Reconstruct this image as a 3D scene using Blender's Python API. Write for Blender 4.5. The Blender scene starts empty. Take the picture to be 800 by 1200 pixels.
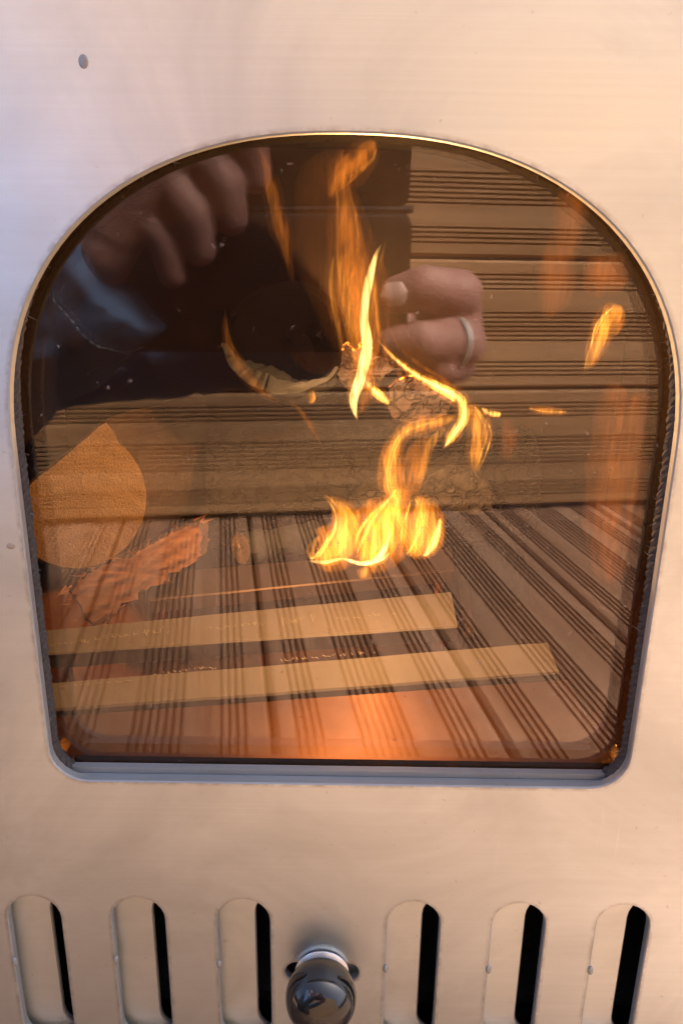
import bpy, bmesh, math, random
from mathutils import Vector, Matrix, noise
R = math.radians
rnd = random.Random(7)
S = bpy.context.scene
COL = S.collection

# ------------------------------------------------------------------ camera
F_PX, W_PX, H_PX = 900.0, 800.0, 1200.0
CAM = Vector((0.0023, -0.17, 0.29))
PITCH, YAW, ROLL = R(17.7), R(-0.07), R(0.78)
fwd = Vector((math.sin(YAW)*math.cos(PITCH), math.cos(YAW)*math.cos(PITCH), -math.sin(PITCH)))
rt0 = fwd.cross(Vector((0, 0, 1))).normalized()
dn0 = fwd.cross(rt0)
RT = rt0*math.cos(ROLL) - dn0*math.sin(ROLL)
DN = rt0*math.sin(ROLL) + dn0*math.cos(ROLL)
cd = bpy.data.cameras.new('camera')
cd.sensor_fit = 'VERTICAL'; cd.sensor_height = 36.0; cd.lens = F_PX/H_PX*36.0
cd.clip_start = 0.002; cd.clip_end = 200
cam = bpy.data.objects.new('camera', cd); COL.objects.link(cam)
m = Matrix((RT, -DN, -fwd)).transposed().to_4x4(); m.translation = CAM
cam.matrix_world = m
S.camera = cam

# ------------------------------------------------------------------ sky, sun, exposure
SUN_EL, SUN_AZ = R(50), R(48)        # azimuth from +Y (behind the stove) towards +X
wd = bpy.data.worlds.new('World'); S.world = wd; wd.use_nodes = True
nt = wd.node_tree
sky = nt.nodes.new('ShaderNodeTexSky'); sky.sky_type = 'NISHITA'; sky.sun_disc = False
sky.sun_elevation = SUN_EL; sky.sun_rotation = SUN_AZ
sky.dust_density = 6.5; sky.air_density = 0.6; sky.ozone_density = 0.3
bg = nt.nodes['Background']; bg.inputs['Strength'].default_value = 0.15
nt.links.new(sky.outputs[0], bg.inputs['Color'])
sd = bpy.data.lights.new('sun', 'SUN'); sd.energy = 3.6; sd.angle = R(20); sd.color = (1.0, 0.96, 0.90)
sun = bpy.data.objects.new('sun', sd); COL.objects.link(sun)
sdir = Vector((math.sin(SUN_AZ)*math.cos(SUN_EL), math.cos(SUN_AZ)*math.cos(SUN_EL), math.sin(SUN_EL)))
sun.rotation_euler = sdir.to_track_quat('Z', 'Y').to_euler()
S.view_settings.view_transform = 'Standard'; S.view_settings.look = 'None'
S.view_settings.exposure = 1.76; S.view_settings.gamma = 1.0
S.view_settings.use_curve_mapping = False
cy = S.cycles
cy.max_bounces = 9; cy.diffuse_bounces = 3; cy.glossy_bounces = 5; cy.transmission_bounces = 4
cy.transparent_max_bounces = 40; cy.volume_bounces = 0
cy.sample_clamp_indirect = 6.0; cy.caustics_reflective = False; cy.caustics_refractive = False
cy.use_denoising = True
try:
    cy.denoiser = 'OPENIMAGEDENOISE'; cy.denoising_input_passes = 'RGB_ALBEDO_NORMAL'
except Exception:
    pass

# ------------------------------------------------------------------ measuring helpers (photo pixel -> point in the place)
def at(u, v, y):
    """the point on the upright plane at depth y behind the stove's front"""
    d = fwd + RT*((u-400)/F_PX) + DN*((v-600)/F_PX)
    return CAM + d*((y-CAM.y)/d.y)
GLASS_Y = 0.0064
def mir(u, v, yv):
    """a point seen in the glass: yv is how deep it seems to lie behind the front; the real thing is in front"""
    p = at(u, v, yv); p.y = 2*GLASS_Y - p.y
    return p

# ------------------------------------------------------------------ materials
def mat(name):
    m = bpy.data.materials.new(name); m.use_nodes = True
    n = m.node_tree
    return m, n, n.nodes['Principled BSDF'], n.nodes['Material Output']
def N(n, t, **k):
    o = n.nodes.new(t)
    for a, b in k.items(): setattr(o, a, b)
    return o
def ramp(n, src, stops):
    r = N(n, 'ShaderNodeValToRGB')
    e = r.color_ramp.elements
    e[0].position, e[0].color = stops[0][0], (*stops[0][1], 1)
    e[1].position, e[1].color = stops[-1][0], (*stops[-1][1], 1)
    for p, c in stops[1:-1]:
        x = e.new(p); x.color = (*c, 1)
    n.links.new(src, r.inputs[0]); return r.outputs[0]
def coords(n, scale=(1, 1, 1), rot=(0, 0, 0), kind='Object', jitter=False):
    tc = N(n, 'ShaderNodeTexCoord'); mp = N(n, 'ShaderNodeMapping')
    mp.inputs['Scale'].default_value = scale; mp.inputs['Rotation'].default_value = rot
    n.links.new(tc.outputs[kind], mp.inputs[0])
    if jitter:
        oi = N(n, 'ShaderNodeObjectInfo'); mu = N(n, 'ShaderNodeMath', operation='MULTIPLY'); mu.inputs[1].default_value = 37.0
        n.links.new(oi.outputs['Random'], mu.inputs[0])
        cb = N(n, 'ShaderNodeCombineXYZ')
        for i in range(3): n.links.new(mu.outputs[0], cb.inputs[i])
        n.links.new(cb.outputs[0], mp.inputs['Location'])
    return mp.outputs[0]
def noi(n, vec, scale=5, detail=4, rough=0.55, dist=0.0):
    o = N(n, 'ShaderNodeTexNoise'); o.inputs['Scale'].default_value = scale
    o.inputs['Detail'].default_value = detail; o.inputs['Roughness'].default_value = rough
    o.inputs['Distortion'].default_value = dist
    n.links.new(vec, o.inputs['Vector']); return o.outputs['Fac']
def mixc(n, fac, a, b, mode='MIX'):
    o = N(n, 'ShaderNodeMix', data_type='RGBA', blend_type=mode)
    for s, x in ((o.inputs[0], fac), (o.inputs[6], a), (o.inputs[7], b)):
        if isinstance(x, (int, float)): s.default_value = x
        elif isinstance(x, tuple): s.default_value = (*x, 1)
        else: n.links.new(x, s)
    return o.outputs[2]
def math_(n, op, a, b=None):
    o = N(n, 'ShaderNodeMath', operation=op)
    for i, x in enumerate((a, b)):
        if x is None: continue
        if isinstance(x, (int, float)): o.inputs[i].default_value = x
        else: n.links.new(x, o.inputs[i])
    return o.outputs[0]
def bump(n, p, h, strength, dist):
    b = N(n, 'ShaderNodeBump'); b.inputs['Strength'].default_value = strength; b.inputs['Distance'].default_value = dist
    n.links.new(h, b.inputs['Height']); n.links.new(b.outputs[0], p.inputs['Normal'])

def steel_material(name, base, rough, burn=True):
    m, n, p, out = mat(name)
    p.inputs['Metallic'].default_value = 1.0
    br = noi(n, coords(n, (6, 6, 900)), 1.0, 3, 0.6)          # horizontal brushing
    cl = noi(n, coords(n, (1, 1, 1)), 16, 5, 0.6, 0.8)        # cloudy stains
    sp = noi(n, coords(n, (1, 1, 1)), 420, 2, 0.5)            # specks
    c = mixc(n, br, tuple(x*0.93 for x in base), tuple(min(1, x*1.05) for x in base))
    c = mixc(n, ramp(n, cl, [(0.40, (0, 0, 0)), (0.72, (0.8, 0.8, 0.8))]), c, tuple(x*y for x, y in zip(base, (0.72, 0.70, 0.68))))
    c = mixc(n, ramp(n, sp, [(0.70, (0, 0, 0)), (0.78, (0.5, 0.5, 0.5))]), c, tuple(x*0.6 for x in base))
    sc1 = noi(n, coords(n, (260, 1, 26), (0, 0.9, 0)), 1.0, 3, 0.6, 0.5)
    msk = noi(n, coords(n), 9, 2, 0.5)
    scf = math_(n, 'MULTIPLY', ramp(n, sc1, [(0.62, (0, 0, 0)), (0.72, (1, 1, 1))]), ramp(n, msk, [(0.52, (0, 0, 0)), (0.66, (0.6, 0.6, 0.6))]))
    c = mixc(n, scf, c, tuple(min(1, x*1.12) for x in base))
    if burn:
        at_ = N(n, 'ShaderNodeAttribute'); at_.attribute_name = 'burn'
        wob = noi(n, coords(n), 260, 3, 0.6)
        f = math_(n, 'MULTIPLY', at_.outputs['Fac'], ramp(n, wob, [(0.36, (0.1,)*3), (0.66, (1, 1, 1))]))
        c = mixc(n, math_(n, 'MULTIPLY', f, 0.5), c, (0.16, 0.10, 0.065))
    n.links.new(c, p.inputs['Base Color'])
    r = math_(n, 'ADD', math_(n, 'ADD', math_(n, 'MULTIPLY', cl, 0.22), math_(n, 'MULTIPLY', scf, 0.25)), rough - 0.11)
    n.links.new(r, p.inputs['Roughness'])
    h = math_(n, 'ADD', math_(n, 'MULTIPLY', br, 0.5), math_(n, 'MULTIPLY', noi(n, coords(n), 30, 2), 1.2))
    bump(n, p, h, 0.10, 0.0008)
    return m
M = {}
M['steel'] = steel_material('brushed_steel', (0.81, 0.90, 0.94), 0.46)
M['damper'] = steel_material('damper_steel', (0.88, 0.97, 1.0), 0.5, False)
M['edge'] = steel_material('cut_edge_steel', (0.40, 0.47, 0.53), 0.5, False)
M['edge'].node_tree.nodes['Principled BSDF'].inputs['Metallic'].default_value = 0.35

def plain(name, col, rough=0.5, metal=0.0, nscale=60, amt=0.35, bumpd=0.0, spec=0.5):
    m, n, p, out = mat(name)
    f = noi(n, coords(n), nscale, 5, 0.6)
    c = mixc(n, f, tuple(x*(1-amt) for x in col), tuple(min(1, x*(1+amt)) for x in col))
    n.links.new(c, p.inputs['Base Color'])
    p.inputs['Roughness'].default_value = rough; p.inputs['Metallic'].default_value = metal
    p.inputs['Specular IOR Level'].default_value = spec
    if bumpd: bump(n, p, noi(n, coords(n), nscale*2, 5, 0.65), 0.7, bumpd)
    return m
M['sooty'] = plain('sooty_steel', (0.045, 0.025, 0.017), 0.5, 0.2, 40, 0.5)
M['side_steel'] = plain('heat_stained_steel', (0.30, 0.20, 0.15), 0.17, 0.9, 25, 0.35)
M['floor_steel'] = plain('firebox_floor_steel', (0.62, 0.36, 0.22), 0.20, 1.0, 45, 0.4)
M['black_ball'] = plain('black_bakelite', (0.012, 0.013, 0.015), 0.09, 0.0, 200, 0.2)
M['black_ball'].node_tree.nodes['Principled BSDF'].inputs['IOR'].default_value = 1.68
M['rope'] = plain('graphite_rope', (0.075, 0.075, 0.08), 0.9, 0, 900, 0.6, 0.0003)
M['fibre'] = plain('rope_fibre', (0.26, 0.26, 0.27), 0.9)
M['bar'] = plain('pale_grate_steel', (0.145, 0.135, 0.14), 0.6, 0.1, 90, 0.12)
M['rust'] = plain('heat_browned_steel', (0.075, 0.045, 0.03), 0.45, 0.5, 90, 0.3)
M['plate'] = plain('added_plate_brown', (0.15, 0.07, 0.04), 0.42, 0.9, 70, 0.5)  # finish of the plate added to mirror the flames
M['scratch'] = plain('bare_scratch', (0.40, 0.37, 0.33), 0.5, 0, 90, 0.1)
def cracked(name, dark, pale, sc):
    m, n, p, out = mat(name)
    vo = N(n, 'ShaderNodeTexVoronoi', feature='DISTANCE_TO_EDGE'); vo.inputs['Scale'].default_value = sc
    wv = N(n, 'ShaderNodeVectorMath', operation='ADD'); n.links.new(coords(n, (1, 0.6, 1.3)), wv.inputs[0])
    wn = N(n, 'ShaderNodeTexNoise'); wn.inputs['Scale'].default_value = 130; n.links.new(coords(n), wn.inputs['Vector'])
    ws = N(n, 'ShaderNodeVectorMath', operation='SCALE'); ws.inputs['Scale'].default_value = 0.016; n.links.new(wn.outputs['Color'], ws.inputs[0]); n.links.new(ws.outputs[0], wv.inputs[1])
    n.links.new(wv.outputs[0], vo.inputs['Vector'])
    f = noi(n, coords(n), 190, 5, 0.65)
    cr = ramp(n, vo.outputs['Distance'], [(0.0, (0, 0, 0)), (0.10, (1, 1, 1))])
    c = ramp(n, f, [(0.32, dark), (0.55, tuple((a+b)/2 for a, b in zip(dark, pale))), (0.72, pale)])
    c = mixc(n, math_(n, 'ADD', math_(n, 'MULTIPLY', cr, 0.6), 0.4), tuple(x*0.3 for x in dark), c)
    n.links.new(c, p.inputs['Base Color']); p.inputs['Roughness'].default_value = 0.75
    bump(n, p, math_(n, 'ADD', math_(n, 'MULTIPLY', cr, 0.8), f), 0.9, 0.0018)
    return m
M['char'] = cracked('charred_wood', (0.006, 0.005, 0.005), (0.028, 0.024, 0.024), 120)
M['flake'] = cracked('burnt_flake', (0.010, 0.007, 0.009), (0.11, 0.080, 0.092), 85)
M['coal'] = cracked('charcoal_block', (0.014, 0.012, 0.012), (0.11, 0.095, 0.09), 90)
M['soot'] = plain('soot_black', (0.003, 0.0025, 0.0025), 0.95, 0, 220, 0.8, 0.001, 0.05)
M['mark'] = plain('weld_grey', (0.34, 0.36, 0.38), 0.5, 0.8, 300, 0.5)
M['ash_bark'] = plain('ashy_bark', (0.045, 0.050, 0.060), 0.85, 0, 220, 0.45, 0.0008)
M['bark'] = plain('brown_bark', (0.075, 0.042, 0.026), 0.9, 0, 120, 0.5, 0.0015)
M['phone'] = plain('black_phone_case', (0.016, 0.015, 0.015), 0.5, 0, 400, 0.3)
M['lens'] = plain('lens_glass', (0.006, 0.006, 0.010), 0.08, 0, 100, 0.1)
M['nail'] = plain('fingernail', (0.72, 0.55, 0.50), 0.25, 0, 200, 0.1)
M['ring'] = plain('silver_ring', (0.92, 0.92, 0.92), 0.30, 0.6, 200, 0.05)
M['hair'] = plain('dark_hair', (0.05, 0.035, 0.025), 0.6, 0, 300, 0.5, 0.001)
M['trousers'] = plain('navy_trousers', (0.018, 0.022, 0.036), 0.9, 0, 500, 0.4, 0.0004)

def denim(name, col):
    m, n, p, out = mat(name)
    v = coords(n, (1, 1, 1), (0.4, 0.2, 0.6))
    w = N(n, 'ShaderNodeTexWave'); w.inputs['Scale'].default_value = 380; w.inputs['Distortion'].default_value = 2.0
    n.links.new(v, w.inputs['Vector'])
    f = noi(n, v, 45, 5, 0.6)
    c = mixc(n, f, tuple(x*0.55 for x in col), tuple(x*1.5 for x in col))
    c = mixc(n, math_(n, 'MULTIPLY', w.outputs['Fac'], 0.25), c, tuple(x*2 for x in col))
    n.links.new(c, p.inputs['Base Color']); p.inputs['Roughness'].default_value = 0.9
    bump(n, p, w.outputs['Fac'], 0.3, 0.0004)
    return m
M['denim'] = denim('blue_denim', (0.085, 0.165, 0.33))
M['stitch'] = plain('denim_stitching', (0.22, 0.29, 0.40), 0.8)

def skin():
    m, n, p, out = mat('skin')
    a = noi(n, coords(n), 55, 4, 0.6); b = noi(n, coords(n), 380, 4, 0.6)
    c = ramp(n, a, [(0.3, (0.34, 0.17, 0.155)), (0.55, (0.45, 0.26, 0.235)), (0.75, (0.51, 0.32, 0.29))])
    n.links.new(c, p.inputs['Base Color']); p.inputs['Roughness'].default_value = 0.5
    p.inputs['Subsurface Weight'].default_value = 0.12; p.inputs['Subsurface Radius'].default_value = (0.006, 0.002, 0.001)
    p.inputs['Subsurface Scale'].default_value = 1.0
    vo = N(n, 'ShaderNodeTexVoronoi'); vo.inputs['Scale'].default_value = 520
    n.links.new(coords(n, (1, 1, 1.8)), vo.inputs['Vector'])
    bump(n, p, math_(n, 'ADD', b, vo.outputs['Distance']), 0.5, 0.0005)
    return m
M['skin'] = skin()

def board_wood(name, dark, mid, pale, rough):
    m, n, p, out = mat(name)
    g = noi(n, coords(n, (1.6, 45, 45), jitter=True), 1.0, 6, 0.62, 0.6)
    fine = noi(n, coords(n, (8, 420, 420), jitter=True), 1.0, 3, 0.6)
    kn = noi(n, coords(n, (9, 26, 26), jitter=True), 1.0, 2, 0.5)
    c = ramp(n, g, [(0.28, dark), (0.52, mid), (0.74, pale)])
    c = mixc(n, math_(n, 'MULTIPLY', fine, 0.35), c, tuple(x*0.55 for x in dark))
    c = mixc(n, ramp(n, kn, [(0.70, (0, 0, 0)), (0.80, (0.75, 0.75, 0.75))]), c, tuple(x*0.45 for x in dark))
    oi = N(n, 'ShaderNodeObjectInfo')
    c = mixc(n, math_(n, 'MULTIPLY', oi.outputs['Random'], 0.6), c, tuple(x*0.62 for x in mid))
    n.links.new(c, p.inputs['Base Color'])
    p.inputs['Roughness'].default_value = rough; p.inputs['Specular IOR Level'].default_value = 0.3
    bump(n, p, math_(n, 'ADD', g, math_(n, 'MULTIPLY', fine, 0.5)), 0.4, 0.0012)
    return m
M['wall_wood'] = board_wood('fence_board_wood', (0.24, 0.125, 0.058), (0.45, 0.28, 0.145), (0.62, 0.425, 0.245), 0.65)
M['deck_wood'] = board_wood('deck_board_wood', (0.16, 0.082, 0.050), (0.38, 0.242, 0.166), (0.57, 0.41, 0.31), 0.55)

def log_end():
    m, n, p, out = mat('sawn_log_end')
    a = noi(n, coords(n), 70, 6, 0.65); s = noi(n, coords(n), 900, 3, 0.7)
    w = N(n, 'ShaderNodeTexWave', wave_type='RINGS'); w.rings_direction = 'Y'
    w.inputs['Scale'].default_value = 42; w.inputs['Distortion'].default_value = 3; w.inputs['Detail'].default_value = 3
    n.links.new(coords(n), w.inputs['Vector'])
    c = ramp(n, a, [(0.3, (0.52, 0.31, 0.13)), (0.6, (0.66, 0.42, 0.20)), (0.8, (0.74, 0.50, 0.27))])
    c = mixc(n, math_(n, 'MULTIPLY', w.outputs['Fac'], 0.18), c, (0.26, 0.13, 0.05))
    c = mixc(n, ramp(n, s, [(0.56, (0, 0, 0)), (0.68, (0.85, 0.85, 0.85))]), c, (0.16, 0.075, 0.028))
    n.links.new(c, p.inputs['Base Color']); p.inputs['Roughness'].default_value = 0.85
    bump(n, p, math_(n, 'ADD', s, a), 1.0, 0.0016)
    return m
M['log_end'] = log_end()
def torn_wood():
    m, n, p, out = mat('torn_wood')
    v = coords(n, (1, 1, 1), (0, 0.55, 0))
    w = N(n, 'ShaderNodeTexWave', wave_type='BANDS'); w.bands_direction = 'Z'
    w.inputs['Scale'].default_value = 62; w.inputs['Distortion'].default_value = 4; w.inputs['Detail'].default_value = 3
    n.links.new(v, w.inputs['Vector'])
    a = noi(n, coords(n, (30, 30, 260), (0, 0.55, 0)), 1.0, 5, 0.65)
    c = ramp(n, a, [(0.3, (0.36, 0.14, 0.06)), (0.55, (0.54, 0.24, 0.115)), (0.8, (0.66, 0.36, 0.20))])
    c = mixc(n, math_(n, 'MULTIPLY', w.outputs['Fac'], 0.35), c, (0.62, 0.36, 0.20))
    n.links.new(c, p.inputs['Base Color']); p.inputs['Roughness'].default_value = 0.85
    bump(n, p, math_(n, 'ADD', a, w.outputs['Fac']), 0.7, 0.0008)
    return m
M['torn'] = torn_wood()

def glass_material():
    m, n, p, out = mat('stove_glass')
    n.nodes.remove(p)
    tr = N(n, 'ShaderNodeBsdfTransparent'); tr.inputs[0].default_value = (0.93, 0.90, 0.86, 1)
    gl = N(n, 'ShaderNodeBsdfGlossy'); gl.inputs['Roughness'].default_value = 0.0
    gl.inputs['Color'].default_value = (1.0, 0.90, 0.82, 1)   # amber glass-ceramic
    fr = N(n, 'ShaderNodeFresnel'); fr.inputs['IOR'].default_value = 1.52
    # metal-oxide coated stove glass: a stronger even reflection on top of the bare Fresnel one
    f = math_(n, 'ADD', fr.outputs[0], GLASS_COAT)
    mx = N(n, 'ShaderNodeMixShader'); n.links.new(f, mx.inputs[0]); n.links.new(tr.outputs[0], mx.inputs[1]); n.links.new(gl.outputs[0], mx.inputs[2])
    df = N(n, 'ShaderNodeBsdfDiffuse'); df.inputs[0].default_value = (0.55, 0.50, 0.45, 1)
    sp = noi(n, coords(n), 420, 2, 0.5)
    film = noi(n, coords(n, (1, 1, 0.5)), 22, 5, 0.65)
    spk = ramp(n, sp, [(0.72, (0, 0, 0)), (0.76, (0.30, 0.30, 0.30))])
    flm = math_(n, 'MULTIPLY', math_(n, 'SUBTRACT', film, 0.35), 0.05)
    dust = math_(n, 'MAXIMUM', math_(n, 'ADD', spk, flm), 0.0)
    m2 = N(n, 'ShaderNodeMixShader'); n.links.new(dust, m2.inputs[0]); n.links.new(mx.outputs[0], m2.inputs[1]); n.links.new(df.outputs[0], m2.inputs[2])
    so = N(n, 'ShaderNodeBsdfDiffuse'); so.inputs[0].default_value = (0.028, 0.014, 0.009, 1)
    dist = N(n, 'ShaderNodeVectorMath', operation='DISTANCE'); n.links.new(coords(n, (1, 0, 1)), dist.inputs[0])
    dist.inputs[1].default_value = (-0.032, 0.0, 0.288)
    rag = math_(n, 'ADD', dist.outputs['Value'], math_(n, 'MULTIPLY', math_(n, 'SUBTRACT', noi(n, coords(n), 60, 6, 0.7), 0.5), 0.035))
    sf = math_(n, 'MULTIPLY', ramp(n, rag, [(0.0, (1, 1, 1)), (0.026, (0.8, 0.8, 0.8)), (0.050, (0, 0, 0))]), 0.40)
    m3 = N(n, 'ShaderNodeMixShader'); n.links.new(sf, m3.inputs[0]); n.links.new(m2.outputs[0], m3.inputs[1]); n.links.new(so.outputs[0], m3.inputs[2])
    n.links.new(m3.outputs[0], out.inputs['Surface'])
    return m
GLASS_COAT = 0.018
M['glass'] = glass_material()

def flame_material(name, strength, col=(1.0, 0.36, 0.045), streak=0.7):
    m, n, p, out = mat(name)
    n.nodes.remove(p)
    e = N(n, 'ShaderNodeEmission'); e.inputs['Color'].default_value = (*col, 1)
    a = noi(n, coords(n, (300, 300, 42)), 1.0, 3, 0.55, 2.2)
    lo = max(0.0, 1-1.6*streak)
    f = ramp(n, a, [(0.40, (lo,)*3), (0.52, (1-0.35*streak,)*3), (0.66, (1+1.3*streak,)*3)])
    n.links.new(math_(n, 'MULTIPLY', f, strength), e.inputs['Strength'])
    n.links.new(e.outputs[0], out.inputs['Volume'])
    return m
M['flame_hot'] = flame_material('flame_hot', 400, (1.0, 0.46, 0.075), 0.6)
M['flame_white'] = flame_material('flame_white', 800, (1.0, 0.56, 0.16), 0.5)
M['flame'] = flame_material('flame_yellow', 105, (1.0, 0.36, 0.035), 0.8)
M['flame_soft'] = flame_material('flame_orange', 42, (1.0, 0.27, 0.02), 0.85)
M['flame_glow'] = flame_material('flame_glow', 4.5, (1.0, 0.25, 0.03), 0.5)
M['faint_flame_and_reflection'] = flame_material('faint_flame_and_reflection', 7, (1.0, 0.24, 0.03))  # flame veils, and fire reflections by the right wall built as glowing bodies

# ------------------------------------------------------------------ mesh helpers
class MB:
    def __init__(s): s.v = []; s.f = []; s.mi = []
    def add(s, vs, fs, mi=0):
        o = len(s.v); s.v += [tuple(x) for x in vs]
        s.f += [tuple(i+o for i in f) for f in fs]; s.mi += [mi]*len(fs)
    def box(s, lo, hi, mi=0):
        (a, b, c), (d, e, f) = lo, hi
        s.add([(a,b,c),(d,b,c),(d,e,c),(a,e,c),(a,b,f),(d,b,f),(d,e,f),(a,e,f)],
              [(0,3,2,1),(4,5,6,7),(0,1,5,4),(1,2,6,5),(2,3,7,6),(3,0,4,7)], mi)
    def rings(s, rs, cap0=True, cap1=True, mi=0, closed=False):
        n = len(rs[0]); vs = [p for r in rs for p in r]; fs = []
        k = len(rs)
        for i in range(k if closed else k-1):
            for j in range(n):
                a, b = i*n+j, i*n+(j+1) % n; c, d = ((i+1) % k)*n+(j+1) % n, ((i+1) % k)*n+j
                fs.append((a, b, c, d))
        if cap0 and not closed: fs.append(tuple(reversed(range(n))))
        if cap1 and not closed: fs.append(tuple((k-1)*n+j for j in range(n)))
        s.add(vs, fs, mi)
    def tube(s, pts, rad, seg=8, mi=0, cap=True):
        pts = [Vector(p) for p in pts]
        rs = []; up = None
        for i, p in enumerate(pts):
            t = (pts[min(i+1, len(pts)-1)] - pts[max(i-1, 0)]).normalized()
            if up is None:
                up = Vector((0, 0, 1)) if abs(t.z) < 0.9 else Vector((0, 1, 0))
            x = (up - t*up.dot(t)).normalized(); y = t.cross(x); up = x
            r = rad[i] if isinstance(rad, (list, tuple)) else rad
            rs.append([p + (x*math.cos(a) + y*math.sin(a))*r for a in [2*math.pi*j/seg for j in range(seg)]])
        s.rings(rs, cap, cap, mi)
    def sphere(s, c, r, seg=16, rin=10, mi=0, sc=(1, 1, 1)):
        c = Vector(c); vs = [c + Vector((0, 0, r*sc[2]))]; fs = []
        for i in range(1, rin):
            a = math.pi*i/rin
            for j in range(seg):
                b = 2*math.pi*j/seg
                vs.append(c + Vector((r*sc[0]*math.sin(a)*math.cos(b), r*sc[1]*math.sin(a)*math.sin(b), r*sc[2]*math.cos(a))))
        vs.append(c - Vector((0, 0, r*sc[2])))
        for j in range(seg):
            fs.append((0, 1+j, 1+(j+1) % seg)); o = 1+(rin-2)*seg
            fs.append((len(vs)-1, o+(j+1) % seg, o+j))
        for i in range(rin-2):
            for j in range(seg):
                a = 1+i*seg+j; b = 1+i*seg+(j+1) % seg
                fs.append((a, a+seg, b+seg, b))
        s.add(vs, fs, mi)
    def build(s, name, mats, parent=None, smooth=True, loc=None):
        me = bpy.data.meshes.new(name)
        L = Vector(loc) if loc is not None else Vector((0, 0, 0))
        me.from_pydata([Vector(v)-L for v in s.v], [], s.f)
        mats = mats if isinstance(mats, (list, tuple)) else [mats]
        for x in mats: me.materials.append(M[x] if isinstance(x, str) else x)
        me.polygons.foreach_set('material_index', s.mi)
        bm = bmesh.new(); bm.from_mesh(me); bmesh.ops.recalc_face_normals(bm, faces=bm.faces); bm.to_mesh(me); bm.free()
        if smooth:
            me.shade_smooth()
            try: me.set_sharp_from_angle(angle=R(38))
            except Exception: pass
        o = bpy.data.objects.new(name, me); COL.objects.link(o); o.location = L
        if parent: o.parent = parent; o.location = L - parent.location
        return o
def tag(o, label=None, cat=None, group=None, kind=None):
    for k, v in (('label', label), ('category', cat), ('group', group), ('kind', kind)):
        if v: o[k] = v
    return o
def empty(name, loc=(0, 0, 0)):
    o = bpy.data.objects.new(name, None); COL.objects.link(o); o.location = loc; o.empty_display_size = 0.02
    return o
def spline(pts, n):
    """Catmull-Rom through tuples of any length"""
    out = []; k = len(pts)
    for i in range(n):
        t = i/(n-1)*(k-1); a = min(int(t), k-2); t -= a
        p0, p1, p2, p3 = pts[max(a-1, 0)], pts[a], pts[a+1], pts[min(a+2, k-1)]
        out.append(tuple(0.5*((2*q1)+(-q0+q2)*t+(2*q0-5*q1+4*q2-q3)*t*t+(-q0+3*q1-3*q2+q3)*t**3) for q0, q1, q2, q3 in zip(p0, p1, p2, p3)))
    return out
def fbm(p, sc, oct=3):
    return noise.fractal(Vector(p)*sc, 0.9, 2.0, oct)

# ================================================================== the deck and the board fence behind the photographer
TURN = R(-8.9)
FENCE_Y = -0.708
def board_mesh(name, length, width=0.145, thick=0.026, material='wall_wood'):
    """a grooved decking board: length along X, width along Z, grooved face towards +Y"""
    prof = [(0.0, -thick), (0.0, -0.003), (0.003, 0.0)]
    gd = 0.0036
    for start, cnt in ((0.0135, 4), (0.0545, 7), (0.1125, 4)):
        for k in range(cnt):
            z = start + k*0.0052
            prof += [(z, 0.0), (z+0.0004, -gd), (z+0.0020, -gd), (z+0.0024, 0.0)]
    prof += [(width-0.003, 0.0), (width, -0.003), (width, -thick)]
    b = MB()
    b.rings([[(x, y, z) for z, y in prof] for x in (-length/2, length/2)])
    me_o = b.build(name, material, smooth=False)
    return me_o
deck = empty('deck', (0, FENCE_Y, 0)); deck.rotation_euler.z = TURN
tag(deck, 'grooved brown timber decking', kind='structure')
db = board_mesh('deck_board', 2.2, material='deck_wood')
first = True
for i in range(-8, 9):
    o = db if first else db.copy()
    if not first: COL.objects.link(o)
    first = False
    o.parent = deck
    # board local: X length -> deck +Y, Z width -> deck X, +Y face -> up
    mm = Matrix(((0, 0, 1, -0.112 + i*0.1485 + 0.002), (1, 0, 0, 0.95 + (0.06 if i % 2 else 0.0)), (0, 1, 0, rnd.uniform(-0.0012, 0.0)), (0, 0, 0, 1)))
    o.matrix_parent_inverse = Matrix(); o.matrix_local = mm
for y in (-0.02, 0.45, 0.95, 1.45, 1.9):
    b = MB(); b.box((-1.4, y, -0.13), (1.4, y+0.045, -0.0285))
    j = b.build('joist', 'deck_wood', smooth=False); j.parent = deck

fence = empty('board_fence', (0, FENCE_Y, 0)); fence.rotation_euler.z = TURN
tag(fence, 'low fence of horizontal grooved timber boards, seen mirrored in the stove glass', 'fence')
fb = board_mesh('fence_board', 2.6)
first = True
for k in range(6):
    o = fb if first else fb.copy()
    if not first: COL.objects.link(o)
    first = False
    o.parent = fence
    o.location = (rnd.uniform(-0.1, 0.1), rnd.uniform(-0.001, 0.001), 0.006 + k*0.1485)
for x in (-1.1, -0.2, 0.7, 1.2):
    b = MB(); b.box((x, -0.12, -0.1), (x+0.07, -0.0285, 0.885))
    p = b.build('post', 'wall_wood', smooth=False); p.parent = fence

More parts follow.
